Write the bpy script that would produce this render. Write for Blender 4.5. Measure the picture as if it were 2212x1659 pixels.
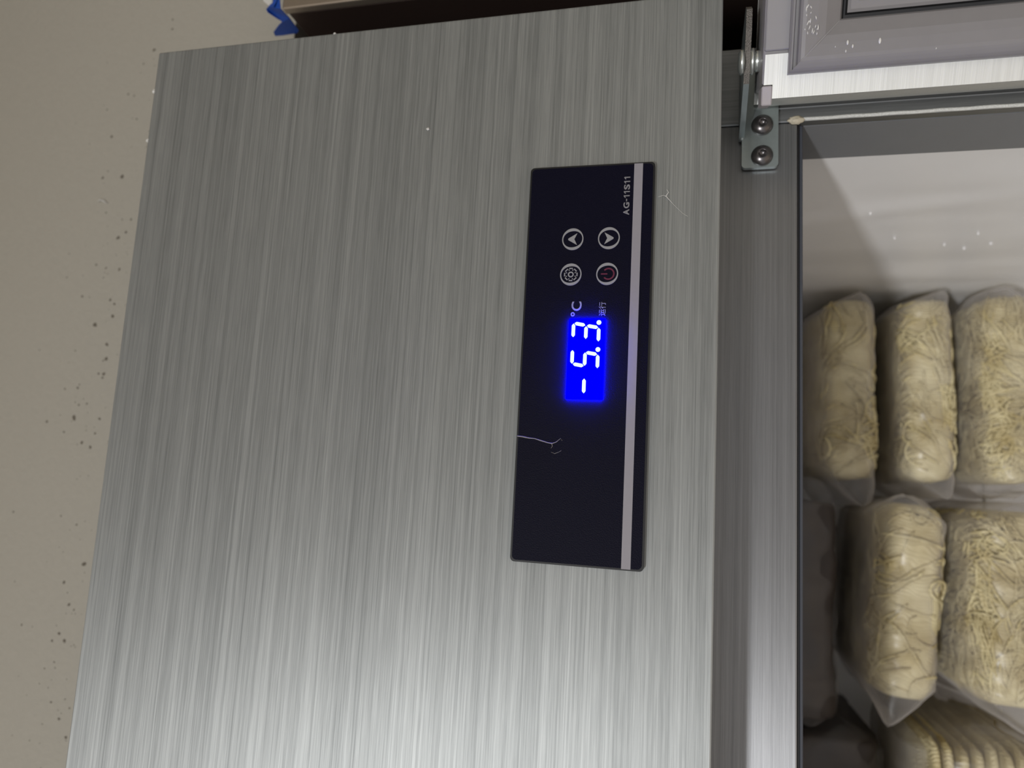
import bpy, bmesh, math, random
from mathutils import Vector, Matrix, noise

for o in list(bpy.data.objects):
    bpy.data.objects.remove(o)
scene = bpy.context.scene
COL = scene.collection
H = 1.62                      # height of the camera above the floor
CEIL = H + 1.00

# ------------------------------------------------------------------ camera
cam_d = bpy.data.cameras.new('camera')
cam = bpy.data.objects.new('camera', cam_d)
COL.objects.link(cam)
scene.camera = cam
cam_d.sensor_fit = 'HORIZONTAL'
cam_d.sensor_width = 36.0
cam_d.lens = 36.0 * 1534.0 / 2212.0
cam_d.clip_start = 0.01
ax = Vector((0.0547, 0.2382, -0.9697))     # image right in the world
ay = Vector((0.9893, -0.1446, 0.0203))     # image up in the world
ax.normalize()
ay = (ay - ax * ay.dot(ax)).normalized()
az = ax.cross(ay)
M = Matrix((ax, ay, az)).transposed().to_4x4()
M.translation = Vector((0, -0.335, H))
cam.matrix_world = M
cam_d.dof.use_dof = True
cam_d.dof.focus_distance = 0.338
cam_d.dof.aperture_fstop = 7.0

# ------------------------------------------------------------------ world and light
world = bpy.data.worlds.new('world')
scene.world = world
world.use_nodes = True
wb = world.node_tree.nodes['Background']
wb.inputs['Color'].default_value = (0.97, 0.98, 1.0, 1)
wb.inputs['Strength'].default_value = 0.52

LAMP = Vector((-1.28, -2.55, CEIL - 0.035))
ld = bpy.data.lights.new('ceiling_lamp_light', 'AREA')
ld.shape = 'DISK'
ld.size = 0.45
ld.energy = 134
ld.color = (0.985, 0.99, 1.0)
lo = bpy.data.objects.new('ceiling_lamp_light', ld)
COL.objects.link(lo)
lo.location = LAMP

scene.view_settings.view_transform = 'Standard'
scene.view_settings.look = 'None'
scene.view_settings.gamma = 1
scene.view_settings.use_curve_mapping = False
scene.view_settings.exposure = 0.0

# ------------------------------------------------------------------ materials
def new_mat(name):
    m = bpy.data.materials.new(name)
    m.use_nodes = True
    nt = m.node_tree
    b = nt.nodes['Principled BSDF']
    return m, nt, b

def setp(b, **k):
    names = dict(color='Base Color', rough='Roughness', metal='Metallic', spec='Specular IOR Level',
                 alpha='Alpha', aniso='Anisotropic', anrot='Anisotropic Rotation', trans='Transmission Weight', ior='IOR',
                 sss='Subsurface Weight', coat='Coat Weight', em='Emission Color', es='Emission Strength')
    for a, v in k.items():
        i = b.inputs[names[a]]
        if a in ('color', 'em'):
            v = (*v, 1)
        i.default_value = v

def simple(name, color, rough=0.5, metal=0.0, bump=0.0, bscale=200, var=0.08, **k):
    """a procedural material: colour with a slight noise, fine relief"""
    m, nt, b = new_mat(name)
    setp(b, color=color, rough=rough, metal=metal, **k)
    tc = nt.nodes.new('ShaderNodeTexCoord')
    n = nt.nodes.new('ShaderNodeTexNoise')
    n.inputs['Scale'].default_value = bscale
    n.inputs['Detail'].default_value = 4
    nt.links.new(tc.outputs['Object'], n.inputs['Vector'])
    mx = nt.nodes.new('ShaderNodeMix')
    mx.data_type = 'RGBA'
    mx.inputs[6].default_value = (*[c * (1 - var) for c in color], 1)
    mx.inputs[7].default_value = (*[min(1, c * (1 + var)) for c in color], 1)
    nt.links.new(n.outputs['Fac'], mx.inputs[0])
    nt.links.new(mx.outputs[2], b.inputs['Base Color'])
    if bump:
        bp = nt.nodes.new('ShaderNodeBump')
        bp.inputs['Strength'].default_value = bump
        bp.inputs['Distance'].default_value = 0.001
        nt.links.new(n.outputs['Fac'], bp.inputs['Height'])
        nt.links.new(bp.outputs['Normal'], b.inputs['Normal'])
    return m

def brushed(name, dark, light, rough=0.36, metal=0.75, along='X', aniso=0.75, seed=0.0, contrast=1.0):
    """brushed steel, the lines run along one object axis"""
    m, nt, b = new_mat(name)
    setp(b, rough=rough, metal=metal, aniso=aniso, anrot=0.25)
    tc = nt.nodes.new('ShaderNodeTexCoord')
    def streak(across, length, off, detail):
        mp = nt.nodes.new('ShaderNodeMapping')
        s = (length, across, across) if along == 'X' else (across, across, length)
        mp.inputs['Scale'].default_value = s
        mp.inputs['Location'].default_value = (off, off * 1.7 + seed, off * 0.6)
        nt.links.new(tc.outputs['Object'], mp.inputs['Vector'])
        n = nt.nodes.new('ShaderNodeTexNoise')
        n.inputs['Scale'].default_value = 1.0
        n.inputs['Detail'].default_value = detail
        n.inputs['Roughness'].default_value = 0.6
        nt.links.new(mp.outputs['Vector'], n.inputs['Vector'])
        return n.outputs['Fac']
    def math_(op, a, bb):
        q = nt.nodes.new('ShaderNodeMath')
        q.operation = op
        for i, v in enumerate((a, bb)):
            if isinstance(v, (int, float)):
                q.inputs[i].default_value = v
            else:
                nt.links.new(v, q.inputs[i])
        return q.outputs[0]
    a1 = streak(230, 1.2, 3.1, 3)       # broad bands
    a2 = streak(1000, 3.0, 7.7, 4)       # lines
    a3 = streak(2600, 45.0, 1.3, 2)     # hair scratches
    t = math_('ADD', math_('MULTIPLY', a1, 0.34), math_('MULTIPLY', a2, 0.54))
    t = math_('ADD', t, math_('MULTIPLY', a3, 0.34))
    t = math_('SUBTRACT', t, 0.61)
    t = math_('ADD', math_('MULTIPLY', t, 2.3 * contrast), 0.5)
    cl = nt.nodes.new('ShaderNodeClamp')
    nt.links.new(t, cl.inputs[0])
    mx = nt.nodes.new('ShaderNodeMix')
    mx.data_type = 'RGBA'
    mx.inputs[6].default_value = (*dark, 1)
    mx.inputs[7].default_value = (*light, 1)
    nt.links.new(cl.outputs[0], mx.inputs[0])
    nt.links.new(mx.outputs[2], b.inputs['Base Color'])
    bp = nt.nodes.new('ShaderNodeBump')
    bp.inputs['Strength'].default_value = 0.12
    bp.inputs['Distance'].default_value = 0.0003
    nt.links.new(a3, bp.inputs['Height'])
    nt.links.new(bp.outputs['Normal'], b.inputs['Normal'])
    tg = nt.nodes.new('ShaderNodeTangent')
    tg.direction_type = 'UV_MAP'
    tg.uv_map = 'UVMap'
    nt.links.new(tg.outputs[0], b.inputs['Tangent'])
    return m

def emit(name, color, strength):
    m, nt, b = new_mat(name)
    setp(b, color=(0, 0, 0), em=color, es=strength, rough=0.6, spec=0.0)
    return m

MAT = {}
MAT['steel'] = brushed('brushed_steel', (0.185, 0.196, 0.195), (0.465, 0.482, 0.478), metal=0.60, rough=0.50, aniso=0.62, contrast=0.95)
MAT['steel_header'] = brushed('brushed_frame_steel', (0.20, 0.203, 0.21), (0.36, 0.365, 0.375), seed=5.0, metal=0.85, rough=0.42, contrast=0.8)
MAT['steel_stile'] = brushed('brushed_stile_steel', (0.17, 0.175, 0.18), (0.30, 0.31, 0.315), along='Z', seed=9.0, rough=0.4, aniso=0.0)
MAT['steel_door'] = brushed('brushed_door_steel', (0.66, 0.67, 0.64), (0.88, 0.89, 0.86), seed=2.0, rough=0.45, metal=0.45, aniso=0.3)
MAT['breaker'] = simple('grey_plastic_strip', (0.19, 0.195, 0.205), 0.45, bscale=60, var=0.05)
MAT['breaker_dark'] = simple('dark_plastic_lip', (0.055, 0.06, 0.075), 0.4, bscale=60)
MAT['black_gap'] = simple('black_gap_strip', (0.006, 0.006, 0.008), 0.6, bscale=60)
MAT['liner'] = simple('white_plastic_liner', (0.84, 0.83, 0.825), 0.38, bump=0.25, bscale=30, var=0.03)
MAT['caulk'] = simple('silver_sealant', (0.66, 0.66, 0.63), 0.4, bump=0.6, bscale=900, var=0.2)
MAT['caulk_blob'] = simple('beige_sealant', (0.56, 0.50, 0.38), 0.5, bump=0.6, bscale=500, var=0.2)
MAT['gasket'] = simple('grey_rubber_gasket', (0.245, 0.235, 0.24), 0.42, bump=0.1, bscale=120, var=0.05)
MAT['gasket_dark'] = simple('gasket_groove', (0.03, 0.03, 0.032), 0.6, bscale=120)
MAT['cap'] = simple('grey_plastic_cap', (0.30, 0.29, 0.295), 0.45, bscale=80, var=0.05)
MAT['cap_tab'] = simple('pale_plastic_tab', (0.42, 0.39, 0.41), 0.45, bscale=80, var=0.05)
MAT['zinc'] = simple('zinc_plated_steel', (0.40, 0.45, 0.45), 0.32, 0.85, bscale=300, var=0.12)
MAT['zinc_bright'] = simple('bright_zinc_washer', (0.80, 0.83, 0.80), 0.25, 0.9, bscale=300, var=0.1)
MAT['zinc_edge'] = simple('raw_sheared_edge', (0.16, 0.145, 0.13), 0.5, 0.6, bump=0.5, bscale=1500, var=0.3)
MAT['screw'] = simple('dark_stainless_screw', (0.15, 0.14, 0.14), 0.30, 0.9, bscale=300, var=0.08)
MAT['black_panel'] = simple('black_acrylic', (0.0030, 0.0028, 0.0115), 0.5, bump=0.25, bscale=1800, var=0.3, spec=0.10)  # blue put into the black base colour to carry the display glow
MAT['black_edge'] = simple('black_plastic_edge', (0.004, 0.004, 0.005), 0.45, bscale=200)
MAT['stripe'] = simple('silver_print', (0.285, 0.27, 0.30), 0.5, 0.0, bscale=400, var=0.04)
MAT['print'] = simple('light_grey_print', (0.29, 0.29, 0.30), 0.5, bscale=400, var=0.08)
MAT['print_dim'] = simple('dim_grey_print', (0.22, 0.215, 0.235), 0.5, bscale=400, var=0.08)
MAT['print_red'] = simple('dark_red_print', (0.13, 0.012, 0.04), 0.5, bscale=400, var=0.08)
MAT['disp'] = emit('blue_display_glow', (0.0, 0.0, 1.0), 1.0)
MAT['disp_spill_edge'] = emit('blue_display_spill', (0.0, 0.0, 1.0), 190.0)  # side faces made to glow hard, added to spill blue onto the face plate
MAT['seg'] = emit('lit_segment', (0.72, 0.93, 1.0), 1.25)
MAT['ceiling'] = simple('beige_paint', (0.60, 0.56, 0.49), 0.75, bump=0.55, bscale=260, var=0.035)
MAT['wall'] = simple('beige_wall_paint', (0.47, 0.445, 0.385), 0.75, bump=0.5, bscale=260, var=0.035)
MAT['floor'] = simple('tan_floor_tile', (0.34, 0.28, 0.22), 0.4, bscale=6, var=0.15)
MAT['speck'] = simple('dark_dirt', (0.17, 0.15, 0.12), 0.9, bscale=900, var=0.3)
MAT['lint'] = simple('white_lint', (0.72, 0.71, 0.68), 0.9, bscale=900, var=0.1)
MAT['thread'] = simple('grey_thread', (0.28, 0.26, 0.24), 0.9, bscale=2500, var=0.5)
MAT['tape'] = simple('blue_painters_tape', (0.012, 0.075, 0.42), 0.6, bump=0.3, bscale=500, var=0.12)
MAT['reflect_brown_steel'] = simple('dark_stainless_side', (0.070, 0.047, 0.040), 0.30, 0.6, bscale=10, var=0.15)  # warm brown reflection put into the base colour of the dark side
MAT['tan_steel'] = simple('warm_stainless_trim', (0.45, 0.38, 0.31), 0.35, 0.8, bscale=40, var=0.1)
MAT['lamp_white'] = simple('white_lamp_metal', (0.8, 0.8, 0.78), 0.5, bscale=40, var=0.02)
MAT['wire'] = simple('white_coated_wire', (0.72, 0.72, 0.70), 0.4, bscale=80, var=0.03)

def noodle_mat():
    m, nt, b = new_mat('frozen_noodle')
    setp(b, rough=0.5)
    tc = nt.nodes.new('ShaderNodeTexCoord')
    n = nt.nodes.new('ShaderNodeTexNoise')
    n.inputs['Scale'].default_value = 40
    n.inputs['Detail'].default_value = 5
    nt.links.new(tc.outputs['Object'], n.inputs['Vector'])
    r = nt.nodes.new('ShaderNodeValToRGB')
    r.color_ramp.elements[0].position = 0.3
    r.color_ramp.elements[0].color = (0.50, 0.40, 0.19, 1)
    r.color_ramp.elements[1].position = 0.72
    r.color_ramp.elements[1].color = (0.88, 0.79, 0.50, 1)
    nt.links.new(n.outputs['Fac'], r.inputs['Fac'])
    nt.links.new(r.outputs['Color'], b.inputs['Base Color'])
    wv = nt.nodes.new('ShaderNodeTexWave')
    wv.inputs['Scale'].default_value = 95
    wv.inputs['Distortion'].default_value = 30
    wv.inputs['Detail'].default_value = 2
    wv.inputs['Detail Scale'].default_value = 0.35
    nt.links.new(tc.outputs['Object'], wv.inputs['Vector'])
    bp = nt.nodes.new('ShaderNodeBump')
    bp.inputs['Strength'].default_value = 0.5
    bp.inputs['Distance'].default_value = 0.0012
    nt.links.new(wv.outputs['Fac'], bp.inputs['Height'])
    nt.links.new(bp.outputs['Normal'], b.inputs['Normal'])
    return m
MAT['noodle'] = noodle_mat()

def film_mat(name, veil, tint=(0.80, 0.78, 0.80), edge=0.72):
    """thin cloudy polythene: mostly see-through, a milky veil and a sheen"""
    m = bpy.data.materials.new(name)
    m.use_nodes = True
    nt = m.node_tree
    nt.nodes.remove(nt.nodes['Principled BSDF'])
    out = nt.nodes['Material Output']
    tr = nt.nodes.new('ShaderNodeBsdfTransparent')
    df = nt.nodes.new('ShaderNodeBsdfDiffuse')
    df.inputs['Color'].default_value = (*tint, 1)
    tl = nt.nodes.new('ShaderNodeBsdfTranslucent')
    tl.inputs['Color'].default_value = (*tint, 1)
    gl = nt.nodes.new('ShaderNodeBsdfGlossy')
    gl.inputs['Roughness'].default_value = 0.30
    tc = nt.nodes.new('ShaderNodeTexCoord')
    n = nt.nodes.new('ShaderNodeTexNoise')
    n.inputs['Scale'].default_value = 35
    n.inputs['Detail'].default_value = 3
    nt.links.new(tc.outputs['Object'], n.inputs['Vector'])
    mr = nt.nodes.new('ShaderNodeMapRange')
    mr.inputs['From Min'].default_value = 0.35
    mr.inputs['From Max'].default_value = 0.7
    mr.inputs['To Min'].default_value = veil * 0.6
    mr.inputs['To Max'].default_value = veil * 1.4
    nt.links.new(n.outputs['Fac'], mr.inputs['Value'])
    fz = nt.nodes.new('ShaderNodeLayerWeight')
    fz.inputs['Blend'].default_value = 0.28
    ad = nt.nodes.new('ShaderNodeMath')
    ad.operation = 'MULTIPLY_ADD'
    nt.links.new(fz.outputs['Facing'], ad.inputs[0])
    ad.inputs[1].default_value = edge
    nt.links.new(mr.outputs['Result'], ad.inputs[2])
    ad.use_clamp = True
    m1 = nt.nodes.new('ShaderNodeMixShader')
    m1.inputs[0].default_value = 0.45
    nt.links.new(df.outputs[0], m1.inputs[1])
    nt.links.new(tl.outputs[0], m1.inputs[2])
    m2 = nt.nodes.new('ShaderNodeMixShader')
    nt.links.new(ad.outputs[0], m2.inputs[0])
    nt.links.new(tr.outputs[0], m2.inputs[1])
    nt.links.new(m1.outputs[0], m2.inputs[2])
    m3 = nt.nodes.new('ShaderNodeMixShader')
    m3.inputs[0].default_value = 0.03
    nt.links.new(m2.outputs[0], m3.inputs[1])
    nt.links.new(gl.outputs[0], m3.inputs[2])
    nt.links.new(m3.outputs[0], out.inputs['Surface'])
    return m
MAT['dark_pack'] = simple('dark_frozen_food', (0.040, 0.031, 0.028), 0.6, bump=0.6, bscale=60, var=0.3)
MAT['film'] = film_mat('cloudy_polythene', 0.12)
MAT['film_clear'] = film_mat('clear_polythene', 0.03, edge=0.14)

# ------------------------------------------------------------------ helpers
def empty(name, loc=(0, 0, 0), rz=0.0, parent=None):
    o = bpy.data.objects.new(name, None)
    COL.objects.link(o)
    o.location = loc
    o.rotation_euler = (0, 0, rz)
    o.parent = parent
    return o

def link(name, bm, mats, parent=None, smooth=False, loc=(0, 0, 0), uv=False):
    if uv:
        l = bm.loops.layers.uv.new('UVMap')
        for f in bm.faces:
            for lp in f.loops:
                c = lp.vert.co
                lp[l].uv = (c.x + c.y * 0.01, c.z + c.y * 0.02)
    me = bpy.data.meshes.new(name)
    bm.to_mesh(me)
    bm.free()
    if not isinstance(mats, (list, tuple)):
        mats = [mats]
    for m in mats:
        me.materials.append(m)
    if smooth:
        for p in me.polygons:
            p.use_smooth = True
    o = bpy.data.objects.new(name, me)
    COL.objects.link(o)
    o.location = loc
    o.parent = parent
    return o

def box(bm, x0, x1, y0, y1, z0, z1, bev=0.0, seg=2, mi=0):
    r = bmesh.ops.create_cube(bm, size=1)
    vs = r['verts']
    for v in vs:
        v.co = Vector((x0 + (v.co.x + 0.5) * (x1 - x0), y0 + (v.co.y + 0.5) * (y1 - y0), z0 + (v.co.z + 0.5) * (z1 - z0)))
    fs = set(f for v in vs for f in v.link_faces)
    for f in fs:
        f.material_index = mi
    if bev:
        es = set(e for v in vs for e in v.link_edges)
        r = bmesh.ops.bevel(bm, geom=list(es), offset=bev, segments=seg, profile=0.5, affect='EDGES')
        for f in r['faces']:
            f.material_index = mi
    return bm

def B(x0, x1, y0, y1, z0, z1, bev=0.0, seg=2):
    return box(bmesh.new(), x0, x1, y0, y1, z0, z1, bev, seg)

def poly_prism(bm, pts, y0, y1, mi=0):
    """pts (x, z) outline seen from the front; extruded from y0 (front) to y1 (back)"""
    a = [bm.verts.new((x, y0, z)) for x, z in pts]
    b = [bm.verts.new((x, y1, z)) for x, z in pts]
    n = len(pts)
    fs = [bm.faces.new(a), bm.faces.new(b[::-1])]
    for i in range(n):
        j = (i + 1) % n
        fs.append(bm.faces.new((a[i], b[i], b[j], a[j])))
    for f in fs:
        f.material_index = mi
    bmesh.ops.recalc_face_normals(bm, faces=fs)
    return bm

def plan_prism(bm, pts, z0, z1):
    a = [bm.verts.new((x, y, z0)) for x, y in pts]
    b = [bm.verts.new((x, y, z1)) for x, y in pts]
    n = len(pts)
    fs = [bm.faces.new(a[::-1]), bm.faces.new(b)]
    for i in range(n):
        j = (i + 1) % n
        fs.append(bm.faces.new((a[i], a[j], b[j], b[i])))
    bmesh.ops.recalc_face_normals(bm, faces=fs)
    return bm

def ring(bm, cx, cz, r0, r1, y0, y1, n=48, a0=0.0, a1=2 * math.pi, thick=None):
    """a ring (or an arc) facing the front; thick(angle) may thin the inside"""
    closed = abs(a1 - a0 - 2 * math.pi) < 1e-6
    cnt = n if closed else n + 1
    L = []
    for i in range(cnt):
        t = a0 + (a1 - a0) * i / n
        ri = r0 if thick is None else r1 - thick(t)
        c, s = math.cos(t), math.sin(t)
        L.append([bm.verts.new((cx + r * c, y, cz + r * s)) for r, y in ((ri, y0), (r1, y0), (r1, y1), (ri, y1))])
    fs = []
    for i in range(n):
        p, q = L[i], L[(i + 1) % cnt]
        for k in range(4):
            fs.append(bm.faces.new((p[k], p[(k + 1) % 4], q[(k + 1) % 4], q[k])))
    if not closed:
        fs.append(bm.faces.new(L[0]))
        fs.append(bm.faces.new(L[-1][::-1]))
    bmesh.ops.recalc_face_normals(bm, faces=fs)
    return bm

def lathe(bm, prof, cx, cy, cz, axis='Z', n=32):
    """prof: (radius, height) pairs from bottom to top"""
    L = []
    for r, h in prof:
        row = []
        for i in range(n):
            t = 2 * math.pi * i / n
            a, b = r * math.cos(t), r * math.sin(t)
            if axis == 'Z':
                co = (cx + a, cy + b, cz + h)
            else:                               # towards the front
                co = (cx + a, cy - h, cz + b)
            row.append(bm.verts.new(co))
        L.append(row)
    fs = []
    for k in range(len(L) - 1):
        for i in range(n):
            j = (i + 1) % n
            fs.append(bm.faces.new((L[k][i], L[k][j], L[k + 1][j], L[k + 1][i])))
    fs.append(bm.faces.new(L[0][::-1]))
    fs.append(bm.faces.new(L[-1]))
    bmesh.ops.recalc_face_normals(bm, faces=fs)
    return bm

def tube(bm, pts, r, n=5, rend=None):
    pts = [Vector(p) for p in pts]
    rows = []
    up = Vector((0.13, 0.21, 0.97))
    for i, p in enumerate(pts):
        t = (pts[min(i + 1, len(pts) - 1)] - pts[max(i - 1, 0)])
        if t.length < 1e-9:
            t = Vector((1, 0, 0))
        t.normalize()
        a = t.cross(up)
        if a.length < 0.05:
            a = t.cross(Vector((1, 0, 0)))
        a.normalize()
        b = t.cross(a)
        rr = r[i] if isinstance(r, (list, tuple)) else r
        rows.append([bm.verts.new(p + a * (rr * math.cos(2 * math.pi * k / n)) + b * (rr * math.sin(2 * math.pi * k / n))) for k in range(n)])
    for i in range(len(rows) - 1):
        for k in range(n):
            j = (k + 1) % n
            bm.faces.new((rows[i][k], rows[i][j], rows[i + 1][j], rows[i + 1][k]))
    bm.faces.new(rows[0][::-1])
    bm.faces.new(rows[-1])
    return bm

def text_bm(s, size, cx, cz, y, depth=0.00012, width=None, height=None, bold=0.0):
    cu = bpy.data.curves.new('lettering', 'FONT')
    cu.body = s
    cu.size = 1.0
    cu.offset = bold
    cu.extrude = 0.01
    cu.resolution_u = 4
    ob = bpy.data.objects.new('lettering', cu)
    COL.objects.link(ob)
    dg = bpy.context.evaluated_depsgraph_get()
    me = bpy.data.meshes.new_from_object(ob.evaluated_get(dg))
    bpy.data.objects.remove(ob)
    bpy.data.curves.remove(cu)
    bm = bmesh.new()
    bm.from_mesh(me)
    bpy.data.meshes.remove(me)
    xs = [v.co.x for v in bm.verts]
    ys = [v.co.y for v in bm.verts]
    w, h = max(xs) - min(xs), max(ys) - min(ys)
    mx, my = (max(xs) + min(xs)) / 2, (max(ys) + min(ys)) / 2
    sx = (width / w) if width else size
    sy = (height / h) if height else sx
    for v in bm.verts:
        x, yy, zz = v.co
        v.co = Vector((cx + (x - mx) * sx, y - depth / 2 - zz / 0.01 * depth / 2, cz + (yy - my) * sy))
    return bm

def tag(o, label, cat, group=None, kind=None):
    if label:
        o['label'] = label
    if cat:
        o['category'] = cat
    if group:
        o['group'] = group
    if kind:
        o['kind'] = kind
    return o

def struct(o):
    o['kind'] = 'structure'
    return o

# ------------------------------------------------------------------ the room
WY = 0.110                     # face of the wall above the refrigerator
WZ = H + 0.300                 # its lower edge
o = struct(link('floor', B(-2.6, 1.3, -4.2, 0.80, -0.08, 0.0), MAT['floor']))
tag(o, 'tan floor under the refrigerator', None)
o = struct(link('ceiling', B(-2.6, 1.3, -4.2, 0.90, CEIL, CEIL + 0.08), MAT['ceiling']))
tag(o, 'beige painted ceiling', None)
upper = struct(link('wall_upper', B(-2.6, 1.3, WY, 0.80, WZ, CEIL), MAT['wall']))
tag(upper, 'beige painted wall with dirt specks above the steel panel', None)
struct(link('wall_back', B(-2.6, 1.3, 0.80, 0.90, 0, CEIL), MAT['wall']))
struct(link('wall_right', B(1.3, 1.4, -4.2, 0.90, 0, CEIL), MAT['wall']))

# dirt specks on that wall, thickest just above the top of the refrigerator
rng = random.Random(4)
bm = bmesh.new()
def speck(bm, x, z, r, el=1.0, ang=0.0):
    n = 9
    vs = []
    c = bm.verts.new((x, WY - 0.0006, z))
    for i in range(n):
        t = 2 * math.pi * i / n
        q = r * rng.uniform(0.7, 1.25)
        dx, dz = q * math.cos(t) * el, q * math.sin(t)
        vs.append(bm.verts.new((x + dx * math.cos(ang) - dz * math.sin(ang), WY + 0.0002, z + dx * math.sin(ang) + dz * math.cos(ang))))
    for i in range(n):
        bm.faces.new((c, vs[i], vs[(i + 1) % n]))
SP = [(257.7, 457.5, 1.65), (223.0, 441.8, 2.31), (222.8, 460.5, 1.32), (203.7, 459.6, 1.32), (193.0, 452.6, 0.99), (186.7, 428.0, 1.32), (176.2, 431.1, 1.65), (171.9, 437.8, 1.65), (146.3, 432.6, 1.65), (150.5, 455.0, 1.32), (121.9, 437.4, 1.65), (125.1, 464.1, 1.32), (118.5, 433.0, 1.32), (109.0, 433.2, 1.65), (102.1, 448.5, 1.98), (86.8, 434.8, 1.98), (75.6, 433.9, 1.98), (64.1, 438.9, 1.32), (63.8, 434.2, 1.65), (52.6, 456.4, 1.32), (51.6, 468.4, 0.99), (29.8, 456.0, 2.31), (25.7, 481.0, 1.32), (18.5, 463.6, 0.99), (29.5, 432.5, 1.32), (18.5, 434.9, 1.32), (11.1, 445.6, 1.32), (7.9, 437.4, 1.32), (-77.6, 429.2, 1.98), (-91.8, 444.7, 1.65), (-127.8, 442.6, 1.65), (-132.5, 437.3, 1.65), (-133.6, 448.2, 1.32), (-107.0, 437.5, 1.32), (-175.6, 441.7, 0.99), (-185.9, 433.0, 1.32), (-197.3, 424.9, 1.32), (355.5, 413.3, 0.99), (346.9, 412.5, 0.99), (330.2, 427.4, 1.65)]
for x, z, r in SP:
    speck(bm, x * 0.001, H + z * 0.001, r * 0.001, rng.uniform(0.8, 1.4), rng.uniform(0, 3))
for i in range(130):
    x = rng.uniform(-0.24, 0.33)
    z = H + 0.424 + abs(rng.gauss(0, 0.030)) - 0.004
    speck(bm, x, z, rng.choice((0.0003, 0.0004, 0.0004, 0.0005, 0.0006, 0.0009)), rng.uniform(0.7, 1.6), rng.uniform(0, 3))
o = link('dirt_specks', bm, MAT['speck'], upper)
o['kind'] = 'stuff'

# ------------------------------------------------------------------ ceiling lamp (out of view, above and left of the camera)
lamp = empty('ceiling_lamp', (LAMP.x, LAMP.y, CEIL))
tag(lamp, 'round white ceiling lamp above and left of the refrigerator', 'lamp')
bm = lathe(bmesh.new(), [(0.15, -0.025), (0.16, -0.02), (0.16, 0.0)], 0, 0, 0)
link('lamp_base', bm, MAT['lamp_white'], lamp, True)

# ------------------------------------------------------------------ refrigerator
XL, XR = -0.433, 0.2465          # cabinet sides
XI, XIL = 0.2010, -0.388         # opening sides
FY = 0.050                       # front of the door frame, the panel stands this far in front of it
ZP0, ZP1 = H - 0.0120, H + 0.3180
ZH = H - 0.0545                  # underside of the header
Z0 = 0.25                        # bottom of the opening
YB = 0.56                        # back of the liner

fr = empty('refrigerator', ((XL + XR) / 2, 0.35, 0))
tag(fr, 'brushed steel upright refrigerator with its door open and a lit blue readout', 'refrigerator')
FO = -Vector(fr.location)

def part(name, bm, mat, parent=fr, smooth=False, uv=False, origin=None):
    """mesh given in world coordinates, linked under the refrigerator (or one of its parts)"""
    off = Vector((0, 0, 0))
    p = parent
    while p is not None:
        off += Vector(p.location)
        p = p.parent
    org = Vector(origin) if origin is not None else Vector((0, 0, 0))
    bmesh.ops.translate(bm, verts=bm.verts, vec=-org)
    return link(name, bm, mat, parent, smooth, loc=org - off, uv=uv)

# shell
bm = bmesh.new()
ZSH = H + 0.290                   # the body behind the cover panel is lower
box(bm, XR - 0.001, XR, FY + 0.002, 0.66, 0.10, ZSH)
box(bm, XL, XL + 0.001, FY + 0.002, 0.66, 0.10, ZSH)
box(bm, XL + 0.001, XR - 0.001, 0.655, 0.66, 0.10, ZSH)
box(bm, XL + 0.001, XR - 0.001, FY + 0.02, 0.655, ZSH - 0.006, ZSH)
box(bm, XL + 0.001, XR - 0.001, FY + 0.002, 0.655, 0.10, 0.12)
part('cabinet_shell', bm, MAT['steel_stile'], uv=True)
for sx in (XL + 0.05, XR - 0.05):
    for sy in (0.12, 0.60):
        part('foot', lathe(bmesh.new(), [(0.025, 0), (0.025, 0.02), (0.012, 0.025), (0.012, 0.10)], sx, sy, 0), MAT['black_edge'])
# the top cover panel
o = part('top_panel', B(XL, XR, 0.0, FY - 0.001, ZP0, ZP1, 0.0009, 2), MAT['steel'], uv=True, origin=(0, 0, H))
o['label'] = 'wide brushed steel cover panel'
# door frame: two stiles, header, sill
o = part('frame_stile', B(XI, XR, FY, FY + 0.006, 0.12, ZP1 - 0.012, 0.0006, 1), MAT['steel_stile'], uv=True, origin=(0, 0, H))
part('frame_stile', B(XL, XIL, FY, FY + 0.006, 0.12, ZP1 - 0.012, 0.0006, 1), MAT['steel_stile'], uv=True, origin=(0, 0, H))
part('frame_header', B(XIL + 0.0003, XI - 0.0003, FY + 0.0005, FY + 0.040, ZH + 0.0012, ZP1 - 0.012, 0.0008, 2), MAT['steel_header'], uv=True, origin=(0, 0, H))
part('frame_sill', B(XIL, XI, FY, FY + 0.040, 0.12, Z0 - 0.001, 0.0006, 1), MAT['steel_header'], uv=True)
# ridges of the extruded stile
for i, x in enumerate((XI + 0.0075, XI + 0.0125, XI + 0.0165)):
    part('stile_ridge', B(x, x + 0.0012, FY - 0.0006, FY + 0.001, 0.14, ZH + 0.03, 0.0004, 1), MAT['steel_stile'], uv=True)
# black strip with the gap's darkness put into its colour, and inner lip
part('header_gap_strip', B(XIL + 0.001, XI - 0.0005, FY + 0.0035, FY + 0.04, ZH - 0.0002, ZH + 0.0011), MAT['black_gap'])
part('header_lip', B(XIL + 0.001, XI - 0.0005, FY + 0.004, FY + 0.05, ZH - 0.0020, ZH - 0.0003, 0.0004, 1), MAT['breaker_dark'])
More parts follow.
